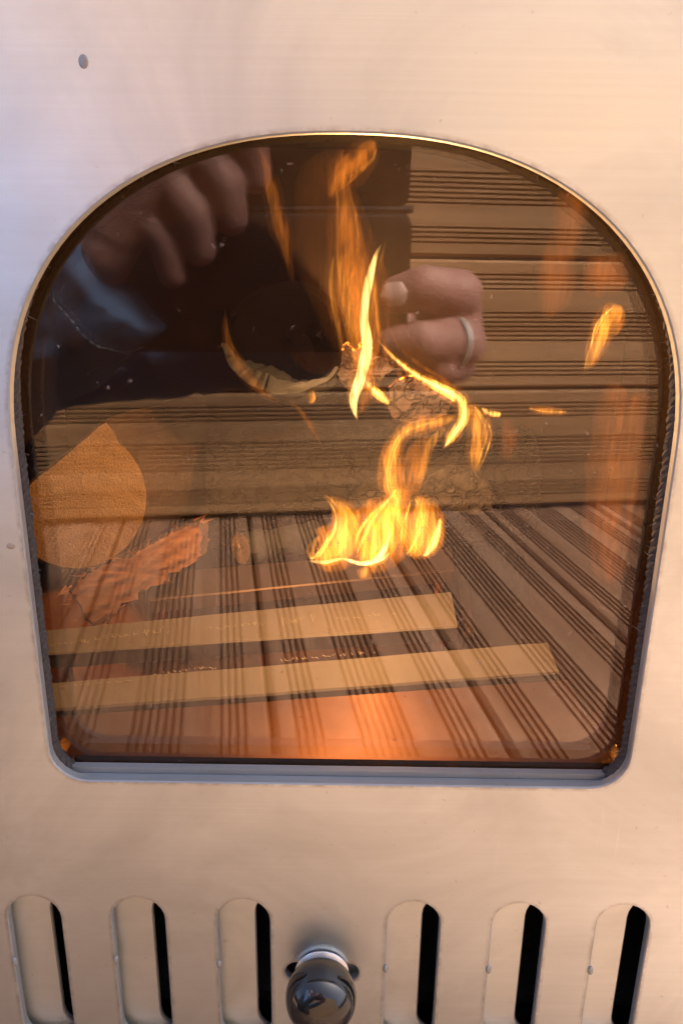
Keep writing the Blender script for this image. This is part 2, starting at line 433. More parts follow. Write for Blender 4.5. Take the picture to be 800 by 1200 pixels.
# ================================================================== the stove
stove = empty('stove', (0, 0.14, 0))
tag(stove, 'brushed stainless steel stove with arched glass window, vent slots and black ball knob', 'stove')
PX, PZ0, PZ1, PT = 0.192, 0.035, 0.44, 0.0024
WX, WH = 0.0024, 0.0750
def window_loop(off=0.0, n=56):
    """outline of the arched window, counter-clockwise; off > 0 grows it"""
    a = WH+off; zs = 0.2500; top = 0.0657+off; zb = 0.1609-off; rc = 0.0095+max(off, -0.004)
    pts = []
    for i in range(n+1):                                # right spring -> top -> left spring
        t = math.pi*i/n; c, s_ = math.cos(t), math.sin(t); e = 2/2.3
        pts.append((WX + a*math.copysign(abs(c)**e, c), zs + top*abs(s_)**e))
    for i in range(1, 8): pts.append((WX-a, zs-(zs-zb-rc)*i/8))
    for i in range(9):
        t = math.pi + math.pi/2*i/8
        pts.append((WX-a+rc+rc*math.cos(t), zb+rc+rc*math.sin(t)))
    for i in range(1, 12): pts.append((WX-a+rc+(2*a-2*rc)*i/12, zb))
    for i in range(9):
        t = 1.5*math.pi + math.pi/2*i/8
        pts.append((WX+a-rc+rc*math.cos(t), zb+rc+rc*math.sin(t)))
    for i in range(1, 8): pts.append((WX+a, zb+rc+(zs-zb-rc)*i/8))
    return pts
def slot_loop(cx, z0, z1, hw, off=0.0, n=12):
    hw += off; z0 -= off; z1 += off
    pts = [(cx+hw*math.cos(math.pi*i/n), z1-hw+hw*math.sin(math.pi*i/n)) for i in range(n+1)]
    pts += [(cx+hw*math.cos(math.pi+math.pi*i/n), z0+hw+hw*math.sin(math.pi+math.pi*i/n)) for i in range(n+1)]
    return pts
def hslot_loop(x0, x1, cz, hh, off=0.0, n=10):
    return [(b, a) for a, b in reversed(slot_loop(cz, x0, x1, hh, off, n))]
SLX = (-0.0823, -0.0532, -0.0238, 0.0238, 0.0532, 0.0823)
KX, KZ = -0.0017, 0.0968
holes = [lambda o: window_loop(o)] + [(lambda o, x=x: slot_loop(x, 0.0692, 0.1225, 0.0074, o)) for x in SLX]
holes.append(lambda o: hslot_loop(KX-0.0105, KX+0.0105, KZ, 0.0034, o))

def sheet_with_holes(name, rect, hole_fns, y0, y1, material, parent, burn_w=0.0011, corner=0.0, bev=0.00035):
    bm = bmesh.new(); lay = bm.verts.layers.float.new('burn')
    x0, z0, x1, z1 = rect
    outer = []
    if corner:
        for cx, cz, a0 in ((x1-corner, z1-corner, 0), (x0+corner, z1-corner, 90), (x0+corner, z0+corner, 180), (x1-corner, z0+corner, 270)):
            outer += [(cx+corner*math.cos(R(a0+15*i)), cz+corner*math.sin(R(a0+15*i))) for i in range(7)]
    else: outer = [(x1, z1), (x0, z1), (x0, z0), (x1, z0)]
    def loop(pts, y, b=0.0):
        vs = [bm.verts.new((p[0], y, p[1])) for p in pts]
        for v in vs: v[lay] = b
        return vs
    def edges(vs): return [bm.edges.get((vs[i], vs[(i+1) % len(vs)])) or bm.edges.new((vs[i], vs[(i+1) % len(vs)])) for i in range(len(vs))]
    def bridge(a, b):
        n = len(a)
        for i in range(n): bm.faces.new((a[i], a[(i+1) % n], b[(i+1) % n], b[i]))
    fo, bo = loop(outer, y0), loop(outer, y1)
    ef, eb = edges(fo), edges(bo)
    for h in hole_fns:
        l0 = loop(h(burn_w+bev), y0, 0.0); l1 = loop(h(bev), y0, 1.0); l2 = loop(h(0), y0+bev, 1.0); l3 = loop(h(0), y1, 0.0)
        ef += edges(l0); eb += edges(l3)
        bridge(l0, l1); bridge(l1, l2); bridge(l2, l3)
    bridge(fo, bo)
    bmesh.ops.triangle_fill(bm, use_beauty=True, edges=ef, normal=(0, -1, 0))
    bmesh.ops.triangle_fill(bm, use_beauty=True, edges=eb, normal=(0, 1, 0))
    bmesh.ops.recalc_face_normals(bm, faces=bm.faces)
    me = bpy.data.meshes.new(name); bm.to_mesh(me); bm.free()
    me.materials.append(M[material]); me.materials.append(M['edge'])
    for p in me.polygons:                               # the cut faces inside the holes are bare metal
        if abs(p.normal.y) < 0.95: p.material_index = 1
    o = bpy.data.objects.new(name, me); COL.objects.link(o)
    o.parent = parent; o.location = -parent.location
    return o
panel = sheet_with_holes('front_panel', (-PX, PZ0, PX, PZ1), holes, 0.0, PT, 'steel', stove, corner=0.012)
panel['label'] = 'tan shining brushed steel front plate with an arched window'

# glass pane, behind the plate
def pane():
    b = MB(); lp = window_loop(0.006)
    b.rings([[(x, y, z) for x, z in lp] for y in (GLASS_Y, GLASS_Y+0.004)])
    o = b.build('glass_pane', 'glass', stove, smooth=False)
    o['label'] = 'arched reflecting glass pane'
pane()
# rope gasket round the sides and the arch
def gasket():
    lp = window_loop(0.0009, 110)
    n_b = 0
    # start at bottom right side, go over the arch, down the left side
    side_r = [p for p in lp if p[0] > WX and p[1] < 0.25 and p[1] > 0.1612 and abs(p[0]-WX) > 0.0655]
    side_r.sort(key=lambda p: p[1])
    arch = lp[:111]
    side_l = [p for p in lp if p[0] < WX and p[1] < 0.25 and p[1] > 0.1612 and abs(p[0]-WX) > 0.0655]
    side_l.sort(key=lambda p: -p[1])
    def out(p):
        k = max(0.0, min(1.0, (p[1]-0.258)/0.03)); c = Vector((WX, 0.235)); d = (Vector(p)-c).normalized()
        return Vector((p[0]+d.x*k*0.0016, 0.0043, p[1]+d.y*k*0.0016))
    path = [out(p) for p in side_r + arch + side_l]
    # resample
    acc = [0]
    for i in range(1, len(path)): acc.append(acc[-1] + (path[i]-path[i-1]).length)
    st = 0.0009; k = 0; rs = []
    while True:
        d = len(rs)*st
        if d > acc[-1]: break
        while k < len(acc)-2 and acc[k+1] < d: k += 1
        t = (d-acc[k])/max(1e-9, acc[k+1]-acc[k]); rs.append(path[k].lerp(path[k+1], min(1, t)))
    g = None
    allp = []
    for s in range(3):
        pts = []
        for i, p in enumerate(rs):
            t = (rs[min(i+1, len(rs)-1)]-rs[max(i-1, 0)]).normalized()
            nx = Vector((0, 1, 0)); bx = t.cross(nx)
            a = i*st/0.006*2*math.pi + s*2*math.pi/3
            w = 0.0009*(1+0.25*noise.noise(p*300+Vector((s, 0, 0))))
            q = p + (nx*math.cos(a)+bx*math.sin(a))*w
            pts.append(q)
        allp += pts
        b = MB(); b.tube(pts, [0.00105*(1+0.3*noise.noise(p*900)) for p in pts], 7)
        o = b.build('gasket_strand', 'rope', stove)
    b = MB()
    for i in range(1500):                                # loose fibres
        p = rnd.choice(allp); d = Vector((rnd.gauss(0, 1), rnd.gauss(-0.4, 0.7), rnd.gauss(0, 1))).normalized()
        e = Vector((rnd.gauss(0, 1), rnd.gauss(0, 1), rnd.gauss(0, 1))).normalized()*0.00010
        L = rnd.uniform(0.0012, 0.0032)
        q1 = p+d*L*0.5+Vector((rnd.gauss(0, .0002),)*3); q2 = p+d*L+Vector((rnd.gauss(0, .0005), 0, rnd.gauss(0, .0005)))
        b.add([p-e, p+e, q1+e, q1-e, q2], [(0, 1, 2, 3), (3, 2, 4)])
    o = b.build('gasket_fibres', 'fibre', stove); o['kind'] = 'stuff'
gasket()
# retaining strip under the pane
b = MB(); b.box((WX-0.0790, 0.0038, 0.1585), (WX+0.0790, 0.0060, 0.1622)); b.build('retaining_strip', 'edge', stove, smooth=False)
b = MB(); b.box((WX-0.0790, 0.0026, 0.1560), (WX+0.0790, 0.0036, 0.1606)); b.build('retaining_strip', 'edge', stove, smooth=False)

# sliding vent plate with the same slots, pushed sideways
dh = [(lambda o, x=x: slot_loop(x+0.0104, 0.0692, 0.1215, 0.0074, o)) for x in SLX]
sheet_with_holes('damper_plate', (-0.108, 0.064, 0.120, 0.1335), dh, 0.0042, 0.0056, 'damper', stove, burn_w=0.0006)
# small burrs left on the slot edges
for x in SLX:
    b = MB(); b.sphere((x-0.0073, -0.0001, 0.0995+rnd.uniform(-.001, .001)), 0.0009, 8, 6, sc=(0.9, 0.8, 1.7)); b.build('burr', 'edge', stove)
# knob
kb = MB()
prof = []
KC = Vector((KX, -0.0098, 0.0992)); KR = 0.0097
kb.sphere(KC, KR, 40, 24)
knob = kb.build('ball_knob', 'black_ball', stove)
cb = MB()
def lathe_y(b, cx, cz, prof, seg=32):
    b.rings([[(cx+r*math.cos(2*math.pi*j/seg), y, cz+r*math.sin(2*math.pi*j/seg)) for j in range(seg)] for y, r in prof])
lathe_y(cb, KX, KZ+0.0012, [(-0.0004, 0.0058), (-0.0004, 0.0072), (-0.0011, 0.0077), (-0.0018, 0.0072), (-0.0022, 0.0062), (-0.0048, 0.0058), (-0.0052, 0.0050)])
c_ = cb.build('collar', 'ring'); c_.parent = knob; c_.location = -stove.location - knob.location
c_.location = Vector((0, 0, 0)); c_.matrix_parent_inverse = Matrix()
c_.location = Vector((0, 0, 0))
sh = MB(); lathe_y(sh, KX, KZ, [(-0.001, 0.0026), (0.0042, 0.0026)], 16); sh.build('knob_shaft', 'edge', stove)

# firebox and body
BX, BY, FZ, CZ = 0.168, 0.295, 0.138, 0.352
def part_box(name, lo, hi, material):
    b = MB(); b.box(lo, hi); return b.build(name, material, stove, smooth=False)
part_box('firebox_floor', (-BX, 0.016, FZ-0.003), (BX, BY, FZ), 'floor_steel')
part_box('firebox_side', (-BX-0.003, 0.016, FZ-0.003), (-BX, BY, CZ), 'sooty')
part_box('firebox_side', (BX, 0.016, FZ-0.003), (BX+0.003, BY, CZ), 'side_steel')
part_box('firebox_back', (-BX-0.003, BY, FZ-0.003), (BX+0.003, BY+0.003, CZ), 'sooty')
part_box('firebox_roof', (-BX-0.003, 0.016, CZ), (BX+0.003, BY+0.003, CZ+0.003), 'sooty')
part_box('inner_frame', (-PX+0.006, 0.0145, 0.3230), (PX-0.006, 0.0160, 0.43), 'sooty')
part_box('inner_frame', (-PX+0.006, 0.0145, 0.1345), (PX-0.006, 0.0160, 0.1500), 'sooty')
part_box('inner_frame', (-PX+0.006, 0.0145, 0.1502), (-0.0830, 0.0160, 0.3228), 'sooty')
part_box('inner_frame', (0.0880, 0.0145, 0.1502), (PX-0.006, 0.0160, 0.3228), 'sooty')
part_box('ash_drawer', (-0.14, 0.020, 0.062), (0.14, 0.25, 0.066), 'rope')
part_box('ash_drawer_back', (-0.14, 0.12, 0.0665), (0.14, 0.123, 0.130), 'rope')
for nm, lo, hi in (('body_side', (-PX, PT+0.0005, PZ0), (-PX+0.002, 0.31, PZ1)), ('body_side', (PX-0.002, PT+0.0005, PZ0), (PX, 0.31, PZ1)),
                   ('body_top', (-PX, PT+0.0005, PZ1+0.0005), (PX, 0.31, PZ1+0.0025)), ('body_back', (-PX, 0.3105, PZ0), (PX, 0.3125, PZ1)),
                   ('body_base', (-PX+0.003, PT+0.0005, PZ0), (PX-0.003, 0.31, PZ0+0.002))):
    part_box(nm, lo, hi, 'steel')
for sx in (-1, 1):
    for y in (0.03, 0.28):
        b = MB(); b.tube([(sx*0.15, y, 0.001), (sx*0.15, y, PZ0-0.0005)], [0.011, 0.009], 16); b.build('leg', 'steel', stove)
# small weld mark and fleck on the plate
p = at(98, 72, 0.0)
b = MB(); b.sphere((p.x, 0.0, p.z), 0.0011, 10, 6, sc=(0.9, 0.30, 1.2)); b.build('weld_mark', 'mark', stove)
p = at(13, 640, 0.0)
b = MB(); b.sphere((p.x, 0.0, p.z), 0.0010, 8, 6, sc=(1.1, 0.3, 0.8)); b.build('fleck', 'scratch', stove)

# ================================================================== the grate in the firebox
def floor_at(u, v, z):
    d = fwd + RT*((u-400)/F_PX) + DN*((v-600)/F_PX)
    return CAM + d*((z-CAM.z)/d.z)
GZ = 0.157
grate = empty('fire_grate', (-0.02, 0.11, FZ)); tag(grate, 'pale flat-barred metal grate on the firebox floor below the flames', 'grate')
def bar(quad, scr=None, material='bar'):
    ps = [floor_at(u, v, GZ) for u, v in quad]          # back-left, back-right, front-right, front-left
    b = MB(); n = 14; rs = []
    for i in range(n+1):
        t = i/n
        bk = ps[0].lerp(ps[1], t); ft = ps[3].lerp(ps[2], t)
        w = Vector((0, 0, 0.0003*noise.noise(Vector((t*9, GZ, quad[0][1])))))
        dd = (bk-ft).normalized()*0.0007
        rs.append([ft+w+Vector((0, 0, -0.006)), ft+w+Vector((0, 0, -0.0006)), ft+w+dd, bk+w-dd, bk+w+Vector((0, 0, -0.0006)), bk+w+Vector((0, 0, -0.006))])
    b.rings(rs)
    o = b.build('grate_bar', material, grate)
    if scr:
        sb = MB()
        for (u0, v0, u1, v1, am) in scr:
            L = abs(u1-u0); k = max(8, int(L/1.6)); pts = []
            r2 = random.Random(int(u0*7+v0))
            for i in range(k+1):
                t = i/k
                pts.append((u0+(u1-u0)*t + r2.uniform(-1.2, 1.2), v0+(v1-v0)*t + r2.uniform(-am, am)))
            i = 0
            while i < k:
                run = r2.randint(2, 7)
                seg = pts[i:i+run]
                for a, c in zip(seg, seg[1:]):
                    A, C = floor_at(*a, GZ), floor_at(*c, GZ); A.z += 0.0005; C.z += 0.0005
                    w = Vector((0, 1, 0))*0.00014 + Vector((0.00007, 0, 0))
                    sb.add([A-w, C-w, C+w, A+w], [(0, 1, 2, 3)])
                i += run + r2.randint(0, 2)
        s = sb.build('scratch_marks', 'scratch'); s.parent = o; s['kind'] = 'stuff'
        s.location = -grate.location - Vector((0, 0, 0)) + grate.location
    return o
bar([(52, 738), (528, 693), (536, 734), (54, 766)], [(60, 757, 190, 741, 1.2), (95, 753, 140, 746, 3), (140, 746, 200, 739, 4.5), (240, 738, 320, 731, 2.5), (330, 730, 372, 724, 5), (390, 727, 470, 719, 2.5)])
bar([(58, 800), (640, 752), (655, 788), (62, 832)], [(70, 806, 160, 798, 1.0), (180, 790, 260, 783, 2.5), (330, 775, 440, 765, 2.0)])
bar([(170, 672), (529, 642), (532, 668), (176, 703)], None, 'rust')
fp = [floor_at(56, 840, GZ), floor_at(664, 796, GZ)]
b = MB(); b.rings([[Vector((p.x, y, z)) for y, z in ((p.y, GZ-0.004), (p.y, GZ-0.0002), (0.0165, GZ-0.0002), (0.0165, GZ-0.004))] for p in fp])
b.build('added_glow_plate', 'plate', grate, smooth=False)  # plate added to catch the flames' orange reflection before the bars
for (u, v) in ((75, 752), (515, 716), (80, 815), (630, 772), (190, 690), (515, 656)):
    p = floor_at(u, v, GZ); b = MB(); b.tube([(p.x, p.y, FZ+0.0002), (p.x, p.y, GZ-0.0065)], 0.0025, 8); b.build('foot', 'floor_steel', grate)
# end rail of the grate
A, B_ = floor_at(531, 640, GZ), floor_at(541, 742, GZ)
b = MB(); dd = (B_-A).normalized(); sd_ = Vector((dd.y, -dd.x, 0)); sd_ = sd_ if sd_.x > 0 else -sd_
o_ = sd_*0.0015
b.rings([[p+o_+Vector((0, 0, -.006)), p+o_+Vector((0, 0, .0012)), p+o_+sd_*0.003+Vector((0, 0, .0012)), p+o_+sd_*0.003+Vector((0, 0, -.006))] for p in (A, B_)])
b.build('end_rail', 'floor_steel', grate, smooth=False)

# ================================================================== wood in the fire
def closed_spline(p, k=4):
    n = len(p); out = []
    for i in range(n):
        a, b_, c, d = p[i-1], p[i], p[(i+1) % n], p[(i+2) % n]
        for j in range(k):
            t = j/k
            out.append(tuple(0.5*((2*q1)+(-q0+q2)*t+(2*q0-5*q1+4*q2-q3)*t*t+(-q0+3*q1-3*q2+q3)*t**3) for q0, q1, q2, q3 in zip(a, b_, c, d)))
    return out
def prism(name, poly, y, direction, length, mats, parent=None, rough=0.0010, layers=8, shrink=0.0, seed=0, loc=None):
    """a piece of wood: outline traced on its front face, run back along direction; mats = (face, side)"""
    P = [at(u, v, y) for u, v in poly]
    # densify
    Q = []
    for i, a in enumerate(P):
        c = P[(i+1) % len(P)]; k = max(1, round((c-a).length/0.0022))
        Q += [a.lerp(c, j/k) for j in range(k)]
    cen = sum(Q, Vector())/len(Q); dv = Vector(direction).normalized()
    b = MB(); n = len(Q)
    def dis(p, s): return Vector((noise.noise(p*260+Vector((seed, 0, 0))), noise.noise(p*260+Vector((0, seed, 9))), noise.noise(p*260+Vector((7, 3, seed)))))*s
    # face: rings toward centre for relief
    fr = []
    for f in (0.0, 0.35, 0.65, 0.85, 0.955, 1.0):
        fr.append([cen.lerp(q, max(f, 0.02)) + dis(cen.lerp(q, f), rough*0.45) + (Vector((0, 0.0009, 0)) if f == 1 else Vector()) for q in Q])
    b.rings(fr[:-1], True, False, 0); b.rings(fr[-2:], False, False, 1)
    sides = [fr[-1]]
    for i in range(1, layers+1):
        t = i/layers
        sides.append([cen.lerp(q, 1-shrink*t) + dv*length*t + dis(q+dv*length*t, rough*1.6) for q in Q])
    b.rings(sides, False, True, 1)
    return b.build(name, list(mats), parent, loc=loc if loc is not None else Vector((cen.x, cen.y, min(q.z for q in Q))))
HL = [(88+87*math.cos(R(a)), 583+86*math.sin(R(a))) for a in range(-52, 150, 6)]
halflog = prism('firewood_log', HL + [(16, 610), (24, 585), (33, 566), (44, 556), (58, 546), (72, 535), (88, 521), (104, 507), (116, 496), (126, 490), (136, 503)],
                0.190, (0.40, 1, 0.02), 0.080, ('log_end', 'bark'), rough=0.0007, seed=3)
tag(halflog, 'split round log with pale sawn end facing the glass', 'log')
def jag(poly, amp, seed, step=4.0):
    r = random.Random(seed); out = []
    for i, a in enumerate(poly):
        c = poly[(i+1) % len(poly)]; L = math.hypot(c[0]-a[0], c[1]-a[1]); k = max(1, int(L/step))
        for j in range(k):
            t = j/k; out.append((a[0]+(c[0]-a[0])*t+r.uniform(-amp, amp), a[1]+(c[1]-a[1])*t+r.uniform(-amp, amp)))
    return out
TORN = [(80,692),(94,678),(112,666),(135,655),(160,648),(180,636),(205,622),(236,610),(241,625),(238,650),(228,660),(214,667),(201,670),(196,682),(178,689),(166,692),(161,702),(141,709),(131,727),(108,735),(96,722),(88,706)]
torn = prism('torn_firewood', jag(TORN, 2.2, 5), 0.126, (0.25, 1, 0.03), 0.024, ('torn', 'bark'), rough=0.0011, shrink=0.30, seed=11)
tag(torn, 'splintered orange piece of firewood with ragged end lying under the sawn log', 'firewood')
b = MB(); r5 = random.Random(9)
for i in range(46):
    u, v = r5.choice(TORN[:8] + TORN[-5:]); u += r5.uniform(-7, 7); v += r5.uniform(-4, 4)
    p = at(u, v, 0.1263); c = at(165, 672, 0.1263)
    d = ((p-c).normalized() + Vector((r5.uniform(-.6, .6), r5.uniform(-.5, .2), r5.uniform(-.5, .5)))).normalized()
    L = r5.uniform(0.002, 0.0055); s = Vector((d.z, 0, -d.x))*0.0004
    b.add([p-s-d*0.002, p+s-d*0.002, p+d*L, p-d*0.002+Vector((0, .0006, 0))], [(0, 1, 2), (0, 2, 3), (1, 3, 2), (0, 3, 1)])
sp_ = b.build('splinters', 'torn', smooth=False); sp_.parent = torn; sp_.location = -torn.location; sp_['kind'] = 'stuff'

def round_log(name, a, c, r, mats, seed=0, seg=28, n=16, amp=0.08, hollow=0.0):
    a, c = Vector(a), Vector(c); d = (c-a).normalized()
    x = Vector((0, 0, 1)).cross(d).normalized(); z = d.cross(x); b = MB(); rs = []
    for i in range(n+1):
        p = a.lerp(c, i/n)
        rs.append([p + (x*math.cos(t)+z*math.sin(t))*r*(1+amp*noise.noise(Vector((math.cos(t)*1.6+seed, math.sin(t)*1.6, i*0.45)))+amp*0.5*noise.noise(Vector((math.cos(t)*6, math.sin(t)*6+seed, i*1.3)))) for t in [2*math.pi*j/seg for j in range(seg)]])
    b.rings(rs, False, True, 0)
    ends = [rs[0]]
    for f, dp in ((0.86, 0.0), (0.62, hollow*0.7), (0.3, hollow), (0.04, hollow)):
        ends.append([a.lerp(q, f) + d*dp + Vector((0, 0.0012*noise.noise(q*180), 0)) for q in rs[0]])
    b.rings(ends, False, True, 1)
    return b.build(name, list(mats), loc=(a+c)/2-Vector((0, 0, r)))
back = round_log('firewood_log', (-0.070, 0.240, 0.172), (0.105, 0.254, 0.173), 0.034, ('char', 'char'), 2)
tag(back, 'thick blackened log lying across the back of the firebox', 'log')
ca = at(334, 398, 0.165)
chl = round_log('firewood_log', ca, (ca.x+0.010, 0.262, 0.2375), 0.0258, ('char', 'soot'), 5, hollow=0.034)
tag(chl, 'charred hollow log end pointing at the glass, glowing along its lower rim', 'log')
def bark_curl():
    axis = (Vector((ca.x+0.010, 0.262, 0.2375))-ca).normalized()
    xx = Vector((0, 0, 1)).cross(axis).normalized()
    xx = xx if xx.x > 0 else -xx
    zz = Vector((0, 0, 1)); zz = (zz-axis*zz.dot(axis)).normalized()
    b = MB(); K, L = 44, 8; outer, inner = [], []
    for i in range(K+1):
        t = i/K; a = R(186+148*t)
        rag = 0.010*(0.55+0.45*math.sin(math.pi*t)) + 0.0025*noise.noise(Vector((t*9, 2, 0))) + 0.0012*noise.noise(Vector((t*38, 5, 0)))
        ro, ri = [], []
        for k in range(L+1):
            q = k/L; r = 0.0266 + 0.0012*noise.noise(Vector((t*6, q*3, 1))) - 0.003*(1-q)*math.sin(math.pi*t)
            d = xx*math.cos(a)+zz*math.sin(a); c = ca + axis*(-rag*(1-q) + 0.012*q)
            th = 0.0020 + 0.0125*math.sin(math.pi*t**0.8)**1.5*(0.75+0.25*q) + 0.0012*noise.noise(Vector((t*17, 0, 3)))
            ro.append(c+d*r); ri.append(c+d*(r-th*(0.6+0.4*q)) + Vector((0, 0, 0.0008*noise.noise((c+d*r)*420))))
        outer.append(ro); inner.append(ri)
    rings = [o_+list(reversed(i_)) for o_, i_ in zip(outer, inner)]
    b.rings(rings)
    o = b.build('bark_curl', 'ash_bark'); o.parent = chl; o.location = -chl.location
bark_curl()
M['ember'] = None
def ember():
    m, n, p, out = mat('ember')
    p.inputs['Base Color'].default_value = (0.05, 0.02, 0.015, 1); p.inputs['Roughness'].default_value = 0.8
    a = noi(n, coords(n), 420, 3, 0.6)
    p.inputs['Emission Color'].default_value = (1.0, 0.20, 0.02, 1)
    n.links.new(ramp(n, a, [(0.46, (0, 0, 0)), (0.62, (2.6, 2.6, 2.6))]), p.inputs['Emission Strength'])
    return m
M['ember'] = ember()
rim = MB()
pts = [at(u, v, 0.1625) for u, v, in spline([(284, 428), (290, 442), (300, 455), (314, 464), (326, 469)], 30)]
rim.tube([p+Vector((noise.noise(p*500), 0, noise.noise(p*500+Vector((5, 5, 5)))))*0.0006 for p in pts], [0.0006+0.0004*noise.noise(p*700) for p in pts], 7)
e_ = rim.build('glowing_rim', 'ember'); e_.parent = chl; e_.location = -chl.location

def chunk(name, poly, y, length, mats, label, cat, seed, dirv=(0.1, 1, 0.05), amp=1.5, rough=0.0014):
    o = prism(name, jag(poly, amp, seed, 5), y, dirv, length, mats, rough=rough, layers=4, shrink=0.25, seed=seed)
    return tag(o, label, cat)
chunk('charred_bark', [(398,428),(400,408),(408,402),(416,412),(424,402),(436,410),(443,430),(436,450),(420,462),(404,456),(396,444)], 0.160, 0.010, ('flake', 'char'), 'small curled bark flake beside the hollow log, behind the tall flame', 'bark', 21)
chunk('charred_bark', [(428,424),(436,416),(452,420),(462,432),(452,440),(444,446),(434,440)], 0.160, 0.008, ('flake', 'char'), 'tiny curled bark flake above the dark crumbling chunk', 'bark', 22)
chunk('charred_chunk', [(452,478),(456,454),(470,444),(482,440),(490,446),(500,447),(510,455),(522,458),(530,468),(528,484),(510,493),(480,496),(460,492)], 0.158, 0.022, ('flake', 'char'), 'dark crumbling charred chunk under the bent bright flame', 'charcoal', 23)
cbk = chunk('charred_chunk', [(489,578),(497,560),(512,552),(540,549),(560,556),(573,567),(579,582),(578,600),(560,604),(535,601),(512,598),(498,590)], 0.165, 0.035, ('coal', 'coal'), 'black block of charcoal at the right of the low flames', 'charcoal', 24, amp=1.0)
chunk('charred_chunk', [(408,590),(420,578),(445,574),(470,580),(478,594),(466,604),(436,606),(414,602)], 0.172, 0.030, ('coal', 'coal'), 'charred lump half hidden behind the low row of flames', 'charcoal', 25)
def glow_edge(parent, uv, y):  # glowing edging added to make the dark charred pieces stand out
    p = [at(u, v, y) for u, v in spline(uv, 26)]
    b = MB(); b.tube([q+Vector((noise.noise(q*600), 0, noise.noise(q*600+Vector((5, 5, 5)))))*0.0009 for q in p], [0.0004+0.0003*abs(noise.noise(q*800)) for q in p], 6)
    o = b.build('added_glow_edge', 'ember'); o.parent = parent; o.location = -parent.location
ch_ = {o['label'][:10]: o for o in bpy.data.objects if o.get('category') in ('charcoal', 'bark')}
glow_edge(ch_['dark crumb'], [(456,454),(470,443),(484,439),(500,447),(512,454),(526,460),(531,470)], 0.1572)
glow_edge(ch_['small curl'], [(400,410),(408,401),(416,411),(424,401),(437,410)], 0.1592)
sk = round_log('firewood_stick', at(282, 643, 0.172), at(372, 628, 0.205), 0.0075, ('ash_bark', 'log_end'), 31, seg=14, amp=0.16)
tag(sk, 'thin ash-covered stick lying left of the low flames', 'stick')
sk2 = round_log('firewood_stick', at(250, 590, 0.205), at(400, 545, 0.235), 0.0085, ('char', 'char'), 33, seg=16, amp=0.12)
tag(sk2, 'dim blackened branch leaning behind the sawn log', 'stick')

# ================================================================== flames
def flame(pts, y, material, label, thick=0.55, parent=None, name='flame', y2=None, n=30, seg=12, bend=0.0):
    """tongue of fire: pts = (u, v, half width in photo pixels) from root to tip; a closed body of glowing gas"""
    sp = spline(pts, n); rs = []; b = MB()
    y2 = y if y2 is None else y2
    cs = [at(u, v, y+(y2-y)*i/(n-1)) for i, (u, v, w) in enumerate(sp)]
    for i, (u, v, w) in enumerate(sp):
        t = (cs[min(i+1, n-1)]-cs[max(i-1, 0)]).normalized()
        side = t.cross(Vector((0, 1, 0)))
        side = side.normalized() if side.length > 1e-6 else Vector((1, 0, 0))
        dep = side.cross(t).normalized()
        e = min(1.0, i/2.5, (n-1-i)/2.5)
        hw = max(w, 0.4)/ (F_PX/((cs[i]-CAM).dot(fwd))) * (0.06+0.94*e)
        hw *= 1 + 0.16*noise.noise(cs[i]*170)
        ht = hw*thick
        ring = []
        for j in range(seg):
            a = 2*math.pi*j/seg; ca_, sa_ = math.cos(a), math.sin(a)
            ring.append(cs[i] + side*hw*ca_ + dep*(ht*sa_ + bend*hw*ca_*ca_))
        rs.append(ring)
    b.rings(rs)
    o = b.build(name, material, loc=cs[0] if parent is None else None)
    if parent is None:
        tag(o, label, 'flame', 'flames in the firebox')
        lo = {'flame_hot': 'flame_soft', 'flame': 'flame_soft', 'flame_soft': 'faint_flame_and_reflection', 'faint_flame_and_reflection': 'faint_flame_and_reflection'}[material]
        flame([(u, v, w*1.6+0.8) for u, v, w in pts], y+0.0005, lo, '', thick, o, 'flame_veil', y2, n, seg, bend)
        rw = random.Random(int(pts[0][0]*3+pts[0][1]))
        big = max(w for _, _, w in pts)
        for k in range(0 if material == 'faint_flame_and_reflection' else (2 if big > 8 else 1)):
            off = rw.uniform(-1.25, 1.25); ph_ = rw.uniform(0, 6.28); i0 = rw.randint(0, max(0, len(pts)-4))
            sub = pts[i0:] if len(pts)-i0 >= 2 else pts
            wp = [(u+off*w+1.6*math.sin(ph_+j*1.7), v+1.6*math.cos(ph_+j*2.1), 0.45+w*0.08*(1 if 0 < j < len(sub)-1 else 0.4)) for j, (u, v, w) in enumerate(sub)]
            flame(wp, y-0.002+rw.uniform(-.003, .003), 'flame_hot' if material != 'flame_soft' else 'flame', '', 1.0, o, 'flame_wisp', None, n, 8)
        flame([(u, v, w*0.45) for u, v, w in pts], y-0.0003, 'flame_white' if material == 'flame_hot' else material, '', thick*1.2, o, 'flame_core', y2, n, seg, bend)
    else:
        o.parent = parent; o.location = -parent.location
    return o
FY = 0.102
f1 = flame([(418,492,4),(428,455,11),(426,400,20),(418,340,25),(410,290,21),(404,240,13),(398,196,6),(402,172,2)], FY, 'flame_soft', 'tall central flame rising from behind the curled bark flake', 0.5, bend=0.3)
flame([(419,494,2),(414,470,5),(423,440,7),(430,405,7),(426,370,6),(432,330,5),(440,300,3),(448,284,1)], FY-0.004, 'flame_white', '', 0.7, f1, 'flame_core')
flame([(430,445,10),(412,390,30),(396,330,40),(384,270,42),(380,220,36),(392,172,16)], FY+0.006, 'flame_glow', '', 0.4, f1, 'flame_veil')
flame([(446,400,2),(438,350,4),(446,310,3),(452,280,1)], FY, 'flame', '', 0.7, f1, 'flame_wisp')
flame([(402,420,2),(394,370,4),(388,330,4),(392,296,1)], FY+0.002, 'flame', '', 0.7, f1, 'flame_wisp')
flame([(408,480,2),(411,450,4),(417,415,5),(410,370,6),(403,330,6),(398,300,4),(396,280,1)], FY-0.003, 'flame', '', 0.6, f1, 'flame_core')
